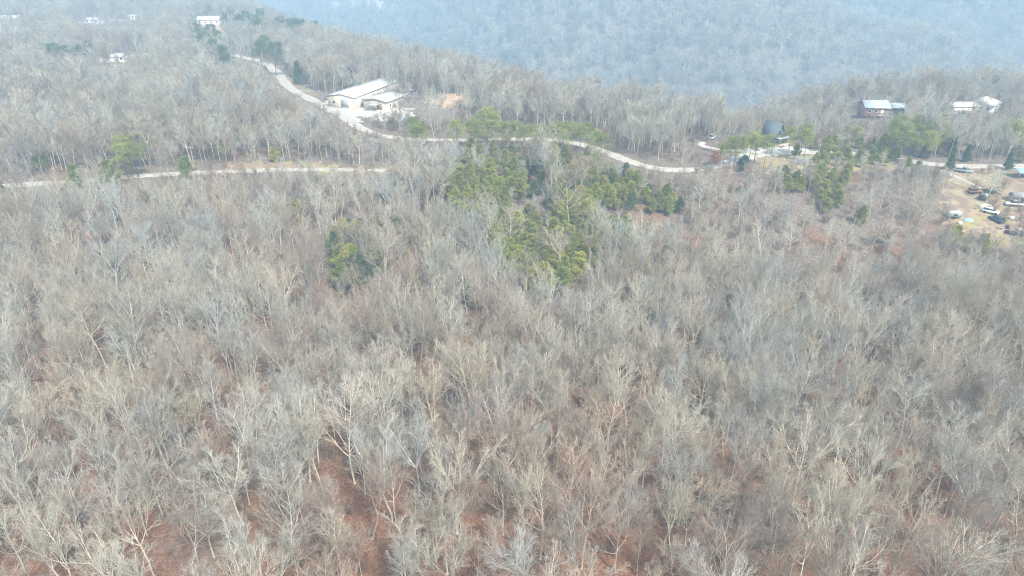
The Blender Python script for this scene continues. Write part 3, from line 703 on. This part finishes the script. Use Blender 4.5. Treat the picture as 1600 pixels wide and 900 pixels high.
# ------------------------------------------------------------------ buildings
def gable(e, L, W, wh, rise, wmat, rmat, over=.5, z0=0):
    """walls with gable ends and a pitched roof of two slabs, ridge along local x"""
    MB().prism([(-W / 2, z0 - 4), (W / 2, z0 - 4), (W / 2, wh), (0, wh + rise), (-W / 2, wh)], -L / 2, L / 2).build("wall", wmat, e)
    r = MB(); sl = rise / (W / 2); t = .18
    oy = W / 2 + over; zy = wh - over * sl
    r.prism([(-oy, zy + .03), (0, wh + rise + .03), (oy, zy + .03), (oy, zy + .03 + t), (0, wh + rise + .03 + t), (-oy, zy + .03 + t)], -L / 2 - over, L / 2 + over)
    return r.build("roof", rmat, e)
def opening(e, name, mat, x, y, z, w_, h, face, frame=True):
    """a framed pane set proud of a wall; face = 'x+','x-','y+','y-'"""
    s_ = 1 if face[1] == '+' else -1
    def bx(d, ww, hh, off): return (MB().box((x + s_ * off, y, z), (d, ww, hh)) if face[0] == 'x' else MB().box((x, y + s_ * off, z), (ww, d, hh)))
    o = bx(.06, w_, h, .03).build(name, mat, e)
    if frame:
        f = MB(); k = .12
        for a, b_, c_, d_ in ((0, h / 2 + k / 2, w_ + 2 * k, k), (0, -h / 2 - k / 2, w_ + 2 * k, k), (-w_ / 2 - k / 2, 0, k, h), (w_ / 2 + k / 2, 0, k, h)):
            if face[0] == 'x': f.box((x + s_ * .05, y + a, z + b_), (.1, c_, d_))
            else: f.box((x + a, y + s_ * .05, z + b_), (c_, .1, d_))
        f.build("frame", M_WHITE, o)
    return o
def place(A, B, z=0):
    """centre, length and heading of an edge whose two ends are photo pixels at height z"""
    a, b_ = np.array(at(*A, z)), np.array(at(*B, z)); return (a + b_) / 2, float(np.linalg.norm(b_ - a)), math.atan2(*(b_ - a)[::-1])
def base_z(x, y, r=4): return max(tz(x + a, y + b_) for a in (-r, 0, r) for b_ in (-r, 0, r))

# long barn: near-right eave from (553,153) to (622,127)
zc = tz(*at(575, 148)) + 5.2; a, b_, c_, d_ = atz(553, 153, zc), atz(622, 127, zc), atz(520, 147, zc), atz(588, 121, zc)
L = float(np.linalg.norm(b_ - a)); W = float(np.linalg.norm(c_ - a)); ctr = (a + b_ + c_ + d_) / 4
hd = math.atan2(*(b_ - a)[::-1]); print("BARN", L, W, ctr, math.degrees(hd))
W = min(max(W, 14), 26)
n_ = np.array([-sin(hd), cos(hd)]); ctr = (a + b_) / 2 + n_ * W / 2
e = empty("metal_barn", (*ctr, zc - 5.2), hd); tag(e, "long barn with white metal roof and tan walls beside the pale lot", "barn")
gable(e, L, W, 5.2, 1.3, M_TAN, M_WROOF, .4)
for q in (-.34, -.1, .16, .36): opening(e, "door", M_TRIM, L * q, -W / 2, 1.9, 3.6, 3.6, 'y-')
opening(e, "door", M_TRIM, -L / 2, -2, 2.0, 4.2, 3.8, 'x-'); opening(e, "window", M_GLASS, -L / 2, 4, 2.4, 1.6, 1.2, 'x-')
# smaller building in front of it
zs = tz(*at(612, 168)) + 4.2; a, b2 = atz(604, 159, zs), atz(631, 149, zs); L2 = max(14, float(np.linalg.norm(b2 - a))); h2 = math.atan2(*(b2 - a)[::-1]); W2 = 13.5
L2 = min(L2, 26)
n2 = np.array([-sin(h2), cos(h2)]); c2 = (a + b2) / 2 + n2 * W2 / 2
e = empty("shop_building", (*c2, zs - 4.2), h2); tag(e, "smaller tan building with pale blue-white roof in front of the long barn", "building")
gable(e, L2, W2, 4.2, 1.1, M_TAN, M_WROOF, .7)
opening(e, "door", M_RUST, -L2 / 2, -2.5, 1.5, 3.2, 3.0, 'x-'); opening(e, "door", M_TRIM, -L2 * .1, -W2 / 2, 1.5, 3.0, 3.0, 'y-')
for q in (-.32, .25, .4): opening(e, "window", M_GLASS, L2 * q, -W2 / 2, 2.0, 1.2, 1.1, 'y-')
po = MB().prism([(-3.2, 2.9), (3.2, 2.9), (3.2, 3.1), (-3.2, 3.1)], -L2 / 2 - 4.2, -L2 / 2 - .75); po.build("porch_roof", M_LROOF, e)
for yy in (-3, 3): MB().box((-L2 / 2 - 4, yy, 1.4), (.15, .15, 3.0)).build("post", M_WOOD, e)
# vehicles, boxes and drums by the barn
def vehicle(name, label, cat, x, y, rz_, paint, kind='suv', group=None):
    e = empty(name, (x, y, tz(x, y) + .12), rz_); tag(e, label, cat, group); hw = .92
    if kind == 'suv': prof = [(-2.3, .35), (2.3, .35), (2.35, .75), (2.2, .98), (1.1, 1.08), (-2.2, 1.08), (-2.35, .8)]
    elif kind == 'pickup': prof = [(-2.7, .45), (2.7, .45), (2.75, .85), (2.6, 1.05), (1.4, 1.15), (-2.7, 1.15), (-2.75, .85)]
    else: prof = [(-2.5, .35), (2.5, .35), (2.55, .8), (2.4, 1.1), (1.9, 1.2), (-2.5, 1.2)]
    b_ = MB(); b_.prism(prof, -hw, hw, 'y'); b_.build("body", paint, e)
    if kind == 'suv': cab = [(-2.15, 1.08), (1.15, 1.08), (.45, 1.68), (-1.9, 1.70)]
    elif kind == 'pickup': cab = [(-.7, 1.15), (1.5, 1.15), (.8, 1.82), (-.5, 1.84)]
    else: cab = [(-2.45, 1.2), (1.9, 1.2), (1.2, 2.0), (-2.4, 2.05)]
    MB().prism(cab, -hw + .1, hw - .1, 'y').build("glasshouse", M_GLASS, e)
    x0, x1 = cab[3][0] + .05, cab[2][0] - .05; MB().box(((x0 + x1) / 2, 0, cab[3][1] + .02), (x1 - x0, 1.55, .07)).build("roof", paint, e)
    if kind == 'pickup': MB().box((-1.72, 0, 1.155), (1.8, 1.5, .03)).build("bed", M_DARK, e)
    for wx in (-1.5, 1.5):
        for sy in (-1, 1):
            th = np.linspace(0, 2 * pi, 15)[:-1]; MB().prism([(wx + .36 * cos(q), .34 + .36 * sin(q)) for q in th], sy * hw - .12, sy * hw + .1, 'y').build("wheel", M_TYRE, e)
    for sy in (-.62, .62): MB().box((prof[2][0] - .0, sy, .78), (.06, .34, .16)).build("headlight", M_WHITE, e)
    return e
x, y = at(641, 143); vehicle("parked_car", "white car parked behind the smaller tan building", "car", x, y, .4, M_CARW)
x, y = at(636, 153); vehicle("parked_van", "white van parked beside the smaller tan building", "van", x, y, 1.2, M_CARW, 'van')
x, y = at(1113, 217); vehicle("parked_van", "white van parked at the end of the woodland driveway", "van", x, y, 1.0, M_CARW, 'van')
x, y = at(1209, 227); vehicle("pickup_truck", "dark pickup truck parked in front of the steep-roofed cabin", "pickup truck", x, y, .9, M_CARD, 'pickup')
x, y = at(1197, 226); vehicle("parked_car", "silver car parked left of the steep-roofed cabin", "car", x, y, 2.2, M_CARS)
x, y = at(1506, 270); vehicle("pickup_truck", "silver-blue pickup truck parked on dry grass below the road", "pickup truck", x, y, -.45, M_CARS, 'pickup')
x, y = at(1584, 323); vehicle("pickup_truck", "white pickup truck parked under a bare tree in the yard", "pickup truck", x, y, 2.95, M_CARW, 'pickup')
x, y = at(1547, 334); vehicle("parked_car", "small white car parked beside the cream tarp", "car", x, y, -.7, M_CARW)
x, y = at(328, 41); vehicle("parked_car", "white car parked below the large hilltop house", "car", x, y, .3, M_CARW)

# steep-roofed cabin
x, y = at(1212, 226); e = empty("cabin", (x, y + 5, base_z(x, y + 5, 4)), RAD(-60)); tag(e, "steep-roofed dark grey-green cabin above the pale driveway", "cabin")
W, L, Hh = 8.0, 8.5, 8.0
MB().prism([(-W / 2 + .5, -1), (W / 2 - .5, -1), (W / 2 - .5, .6), (0, Hh - .6), (-W / 2 + .5, .6)], -L / 2 + .8, L / 2 - .8).build("wall", M_DARK, e)
r = MB(); r.prism([(-W / 2 - .3, .1), (-W / 2, .1), (0, Hh - .25), (W / 2, .1), (W / 2 + .3, .1), (0, Hh + .25)], -L / 2, L / 2); r.build("roof", M_CABIN, e)
opening(e, "window", M_GLASS, L / 2 - .8, 0, 4.2, 2.0, 2.4, 'x+'); opening(e, "door", M_WOOD, L / 2 - .8, -.2, 1.2, 1.1, 2.2, 'x+'); opening(e, "window", M_GLASS, L / 2 - .8, 2.0, 1.5, 1.2, 1.3, 'x+')
MB().box((L / 2 + 1.2, 0, 2.75), (3.0, 7, .16)).build("porch_roof", M_LROOF, e)
for yy in (-3.2, 3.2): MB().box((L / 2 + 2.5, yy, 1.2), (.16, .16, 3.0)).build("post", M_WOOD, e)
MB().box((L / 2 + 1.0, 0, -.1), (3.4, 7.4, .3)).build("deck", M_WOOD, e)

# brick house with steel roof
x, y = at(1362, 181); e = empty("brick_house", (x, y, base_z(x, y, 6)), RAD(-5)); tag(e, "reddish brick house with light steel roof behind the tall pines", "house")
gable(e, 10.5, 10, 3.6, 2.2, M_BRICK, M_LROOF, .7)
MB().box((9.2, .2, 1.2), (7.6, 8.0, 4.2)).build("wall", M_DARK, e)["label"] = "dark carport as a solid block"  # solid dark box stands in for the dark open carport
MB().prism([(-4.9, 3.36), (0.2, 4.7), (5.0, 3.36), (5.0, 3.52), (.2, 4.88), (-4.9, 3.52)], 5.97, 13.6).build("roof", M_LROOF, e)
for q in (-3.4, -.6): opening(e, "window", M_GLASS, q, -5, 2.0, 1.3, 1.3, 'y-')
opening(e, "door", M_WHITE, 2.2, -5, 1.3, 1.1, 2.3, 'y-'); MB().box((-2.5, 1.5, 6.0), (.9, .9, 1.8)).build("chimney", M_BRICK, e)
MB().box((1, -6.7, .45), (9, 3.2, .2)).build("deck", M_WOOD, e)
x, y = at(1318, 178); e = empty("storage_shed", (x, y, tz(x, y)), .1); tag(e, "small white-roofed shed left of the brick house", "shed")
gable(e, 3.2, 2.6, 2.1, .7, M_WOOD, M_WROOF, .25); opening(e, "door", M_TRIM, 0, -1.3, 1.0, 1.1, 1.9, 'y-', False)

# white hip-roofed house and its low neighbour
x, y = at(1536, 172); e = empty("house", (x, y, base_z(x, y, 5)), RAD(42)); tag(e, "white house with bright four-sided roof at the right ridge", "house")
MB().box((0, 0, 1.2), (10.5, 10.5, 4.4)).build("wall", M_WHITE, e)
MB().add([(-6, -6, 3.42), (6, -6, 3.42), (6, 6, 3.42), (-6, 6, 3.42), (-.8, 0, 6.3), (.8, 0, 6.3)], [(3, 2, 1, 0), (0, 1, 5, 4), (1, 2, 5), (2, 3, 4, 5), (3, 0, 4)]).build("roof", M_WROOF, e)
for q in (-3, 0, 3): opening(e, "window", M_GLASS, q, -5.25, 1.8, 1.1, 1.3, 'y-'); 
for q in (-3, 3): opening(e, "window", M_GLASS, -5.25, q, 1.8, 1.1, 1.3, 'x-')
opening(e, "door", M_TRIM, -5.25, 0, 1.2, 1.1, 2.2, 'x-')
x, y = at(1499, 173); e = empty("garage", (x, y, base_z(x, y, 4)), RAD(4)); tag(e, "low garage with white roof left of the bright four-sided roof", "garage")
gable(e, 13, 7, 2.6, 1.3, M_TAN, M_WROOF, .4)
for q in (-4, 0): opening(e, "door", M_WHITE, q, -3.5, 1.15, 2.7, 2.2, 'y-')
opening(e, "window", M_GLASS, 4.2, -3.5, 1.5, 1.2, 1.0, 'y-')
patch_ground("dirt_clearing", [(1484, 161), (1504, 158), (1505, 166), (1486, 168)], M_DIRT, .05, 1.5, False)

# distant buildings on the left ridge
def far_house(px, py, L, W, wh, rise, rz_, wm, rm, name, label, cat, nwin=3):
    x, y = at(px, py); e = empty(name, (x, y, base_z(x, y, 5)), rz_); tag(e, label, cat); gable(e, L, W, wh, rise, wm, rm, .5)
    for q in np.linspace(-L * .38, L * .38, nwin): opening(e, "window", M_GLASS, q, -W / 2, wh * .55, 1.4, 1.2, 'y-')
    opening(e, "door", M_TRIM, L * .12, -W / 2, 1.1, 1.2, 2.2, 'y-', False); return e
far_house(8, 42, 30, 17, 6, 3, .05, M_WHITE, M_WROOF, "warehouse", "big white warehouse at the left edge of the distant ridge", "warehouse", 5)
far_house(329, 38, 20, 12, 4.2, 2.6, .1, M_WHITE, M_WROOF, "house", "large white hilltop house above an orange dirt yard", "house", 4)
far_house(182, 96, 10, 7, 3, 1.4, .3, M_WHITE, M_WROOF, "cottage", "small white cottage on a pale clearing at upper left", "cottage", 2)
far_house(150, 36, 15, 8, 3, 1.2, .12, M_WHITE, M_WROOF, "farm_building", "long low white building left of two on the far lane", "building", 4)
far_house(214, 31, 13, 8, 3.4, 1.4, -.04, M_WHITE, M_WROOF, "farm_building", "low white building right of two on the far lane", "building", 4)

# ------------------------------------------------------------------ things in the yard at the right
def lump(x, y, rx, ry, h, n=12, rings=5, ph=0.):
    """an uneven draped heap"""
    V = []; 
    for j in range(rings + 1):
        t = j / rings; rr = cos(t * pi / 2) ** .8; hh = h * sin(t * pi / 2)
        for i in range(n):
            a = 2 * pi * i / n; q = 1 + .16 * sin(3 * a + ph) + .1 * sin(5 * a + 2 * ph + j)
            V.append((x + rx * rr * q * cos(a), y + ry * rr * q * sin(a), hh * (1 + .12 * sin(4 * a + ph)) - .05))
    F = [(j * n + i, j * n + (i + 1) % n, (j + 1) * n + (i + 1) % n, (j + 1) * n + i) for j in range(rings) for i in range(n)]
    return MB().add(V, F)
x, y = at(1536, 312); e = empty("junk_trailer", (x, y, tz(x, y)), .5); tag(e, "dark flat trailer piled with scrap above the cream tarp", "trailer")
MB().box((0, 0, .75), (4.2, 2.1, .18)).build("bed", M_DARK, e); MB().box((2.9, 0, .6), (1.8, .12, .12)).build("drawbar", M_RUST, e)
for wx in (-.6, .5):
    for sy in (-1.15, 1.15): MB().prism([(wx + .34 * cos(q), .36 + .34 * sin(q)) for q in np.linspace(0, 6.28, 13)[:-1]], sy - .1, sy + .1, 'y').build("wheel", M_TYRE, e)
for k, (a, b_, c_, d_) in enumerate(((-1.4, .2, 1.3, .9), (.2, -.3, 1.5, 1.2), (1.3, .4, .9, .7), (-.4, .6, 1.0, .6))):
    o = MB().box((a, b_, .84 + d_ / 2), (c_, .9, d_), .4 * k).build("scrap_load", (M_DARK, M_TRIM, M_RUST, M_TRIM)[k], e)
x, y = at(1543, 301); e = empty("brush_pile", (x, y, tz(x, y))); bm_ = MB(); n = 90
p0 = np.stack([rng.normal(0, 1.3, n), rng.normal(0, .9, n), rng.uniform(.1, 1.2, n)], 1); P, R = shoots(p0, rng.standard_normal((n, 3)) * np.array([1, 1, .3]), rng.uniform(1, 3, n), 4, np.full(n, .08), np.full(n, .03), 0, .1)
bm_.tubes(P, R, 4, 1.0); o = bm_.build("branches", M_DARK, e); tag(e, "dark heap of cut branches above the scrap trailer", "brush pile")
x, y = at(1252, 254); e = empty("brush_pile", (x, y, tz(x, y))); MB().tubes(P * 1.6, R * 1.3, 4, 1.0).build("branches", BARKS['bluish grey'], e); tag(e, "grey heap of felled branches on the bank below the cabin", "brush pile")
o = lump(0, 0, 2.3, 1.5, 1.5, ph=1.).build("tarp_heap", M_CREAM, smooth=True); x, y = at(1539, 326); o.location = (x, y, tz(x, y)); tag(o, "cream tarp thrown over a heap in the yard", "tarp")
x, y = at(1597, 277); e = empty("tarp_shelter", (x, y, tz(x, y)), .1); tag(e, "light blue tarp shelter at the right edge of the yard", "shelter")
MB().prism([(-2.6, 2.2), (0, 3.3), (2.6, 2.2), (2.6, 2.28), (0, 3.4), (-2.6, 2.28)], -3.6, 3.6).build("canopy", M_BLUE, e)
for a in (-3.4, 3.4):
    for b_ in (-2.4, 2.4): MB().box((a, b_, 1.1), (.1, .1, 2.3)).build("post", M_TRIM, e)
x, y = at(1489, 341); e = empty("camper_trailer", (x, y, tz(x, y)), .02); tag(e, "small camper trailer with white roof among brush below the yard", "trailer")
MB().prism([(-1.9, .5), (1.7, .5), (2.1, 1.2), (1.8, 2.1), (-1.9, 2.1)], -.95, .95, 'y').build("body", M_TRIM, e); MB().box((-.1, 0, 2.16), (3.8, 2.0, .12)).build("roof", M_CARW, e)
opening(e, "window", M_GLASS, 0, -.95, 1.4, 1.2, .6, 'y-', False)
for sy in (-.95, .95): MB().prism([(.34 * cos(q) - .2, .36 + .34 * sin(q)) for q in np.linspace(0, 6.28, 13)[:-1]], sy - .1, sy + .08, 'y').build("wheel", M_TYRE, e)
x, y = at(1585, 367); e = empty("flatbed_trailer", (x, y, tz(x, y)), -.5); tag(e, "long dark flatbed trailer on bare dirt at the right edge", "trailer")
MB().box((0, 0, .7), (5.2, 1.9, .16)).build("bed", M_DARK, e); MB().box((3.2, 0, .62), (1.5, .12, .12)).build("drawbar", M_DARK, e)
for sy in (-1.05, 1.05): MB().prism([(.36 * cos(q) - .4, .36 + .36 * sin(q)) for q in np.linspace(0, 6.28, 13)[:-1]], sy - .1, sy + .1, 'y').build("wheel", M_TYRE, e)
def drum(px, py, label, mat, r=.55, h=1.1):
    x, y = at(px, py); o = MB().tubes(np.array([[(0, 0, -.1), (0, 0, h * .3), (0, 0, h * .33), (0, 0, h * .66), (0, 0, h * .7), (0, 0, h), (0, 0, h + .02)]], float), np.array([[r, r, r * 1.05, r * 1.05, r, r, .01]]), 14).build("drum", mat)
    o.location = (x, y, tz(x, y)); return tag(o, label, "drum", "drums about the yard")
drum(1499, 352, "white drum right of the camper trailer", M_WHITE); drum(1580, 343, "white drum below the white pickup truck", M_WHITE, .8, .8)
drum(1592, 361, "white drum right of the long flatbed trailer", M_WHITE, .6, .9); drum(1573, 358, "black drum left of the long flatbed trailer", M_DARK)
x, y = at(1500, 364); o = lump(0, 0, 2.6, 1.1, .8, ph=2.2).build("dirt_heap", M_DIRT, smooth=True); o.location = (x, y, tz(x, y)); tag(o, "small orange dirt heap below the camper trailer", "dirt heap")
x, y = at(883, 380, 0); e = empty("rock_pile", (x, y, tz(x, y))); tag(e, "pale rock pile in a gap between the young pines", "rock pile")
for k in range(9):
    a = random.random() * 6.28; rr = random.uniform(0, 3.2); lump(rr * cos(a) * 1.4, rr * sin(a) * .8, random.uniform(.7, 1.4), random.uniform(.6, 1.1), random.uniform(.5, 1.1), 8, 3, k).build("rock", M_STONE, e)
x, y = at(1592, 316); e = empty("storage_shed", (x, y, tz(x, y)), -.1); tag(e, "low dark-roofed shed behind the white pickup truck", "shed")
gable(e, 5.5, 3.6, 2.2, .9, M_WOOD, M_TRIM, .3); opening(e, "door", M_DARK, 0, -1.8, 1.05, 1.6, 1.9, 'y-', False)
x, y = at(1556, 346); vehicle("parked_car", "old dark car among brush below the small white car", "car", x, y, 1.9, M_CARD)
x, y = at(1522, 302); vehicle("parked_car", "rust-brown car on the track above the scrap trailer", "car", x, y, .2, M_RUST)
x, y = at(1566, 356); e = empty("lumber_stack", (x, y, tz(x, y)), .4); tag(e, "loose stack of grey boards left of the flatbed trailer", "lumber")
for k in range(9): MB().box((random.uniform(-.3, .3), -.7 + .2 * k % 1.4, .1 + .12 * (k // 3)), (3.6, .18, .08), random.uniform(-.12, .12)).build("board", M_WOOD, e)
x, y = at(1512, 345); o = lump(0, 0, 1.6, 1.2, .9, ph=4.).build("tarp_heap", M_BLUE, smooth=True); o.location = (x, y, tz(x, y)); tag(o, "small blue tarp heap right of the camper trailer", "tarp")
# poles
def pole(px, py, h, label, arm=True):
    x, y = at(px, py); e = empty("utility_pole", (x, y, tz(x, y)), .3); tag(e, label, "utility pole", "utility poles along the road")
    MB().tubes(np.array([[(0, 0, -.5), (0, 0, h * .5), (0, 0, h)]], float), np.array([[.17, .15, .11]]), 8).build("pole", M_WOOD, e)
    if arm: MB().box((0, .16, h - .7), (2.2, .12, .14)).build("crossarm", M_WOOD, e)
    for q in (-.9, 0, .9): MB().cone((q, .16, h - .62), .06, .04, .22, 7).build("insulator", M_TRIM, e)
pole(1526, 247, 9, "pale utility pole beside the dark cedar by the right road"); pole(1275, 262, 9, "pale utility pole below the cabin driveway"); pole(304, 262, 8, "pale utility pole behind the left road")
# fallen logs
for k, (qx, qy, ln, rt, lb) in enumerate(((1348, 800, 3.5, 2.2, "short dark fallen log on red leaf litter at lower right"), (1060, 820, 6, .2, "dark fallen log near the bottom right of centre"),
        (1175, 865, 9, .35, "long dark fallen log near the bottom edge at right"), (268, 730, 5, 2.0, "dark fallen log in the lower left woods"), (810, 848, 5, 2.7, "dark fallen log near the bottom middle"),
        (1070, 622, 6, 1.3, "dark fallen log right of centre in the lower woods"), (780, 740, 6, .6, "thin dark fallen log just above the bottom middle"))):
    x, y = at(qx, qy); P, R = shoots(np.array([[-ln / 2, 0, .3]]), np.array([[1, .05, .0]]), np.array([ln]), 7, np.array([.26]), np.array([.12]), 0, .04)
    e = empty("fallen_log", (x, y, tz(x, y)), rt); tag(e, lb, "log", "fallen logs"); MB().tubes(P, R, 8, 1.0).build("stem", M_DARK, e)
    P2, R2 = grow(P, R, 4, .4, 1, 45, .3, 4, 0, .15, .5, .03, .3); MB().tubes(P2, R2, 5, 1.0).build("branch_stubs", M_DARK, e)

# ------------------------------------------------------------------ haze
hm = bpy.data.materials.new("haze"); hm.use_nodes = True; ht = hm.node_tree; ht.nodes.clear()
ho = ht.nodes.new("ShaderNodeOutputMaterial"); pv = ht.nodes.new("ShaderNodeVolumePrincipled")
pv.inputs["Color"].default_value = (.50, .76, 1.0, 1); pv.inputs["Density"].default_value = .00078; pv.inputs["Anisotropy"].default_value = 0.0
ht.links.new(pv.outputs[0], ho.inputs["Volume"])
zt = float(max(Z.max() + 40, 120)); zb = float(Z.min() - 2)
hz = MB().box((0, 1800, (zt + zb) / 2), (8100, 4600, zt - zb)).build("haze", hm); tag(hz, kind="stuff"); hz["label"] = "pale blue haze filling the valley"; hz["category"] = "haze"
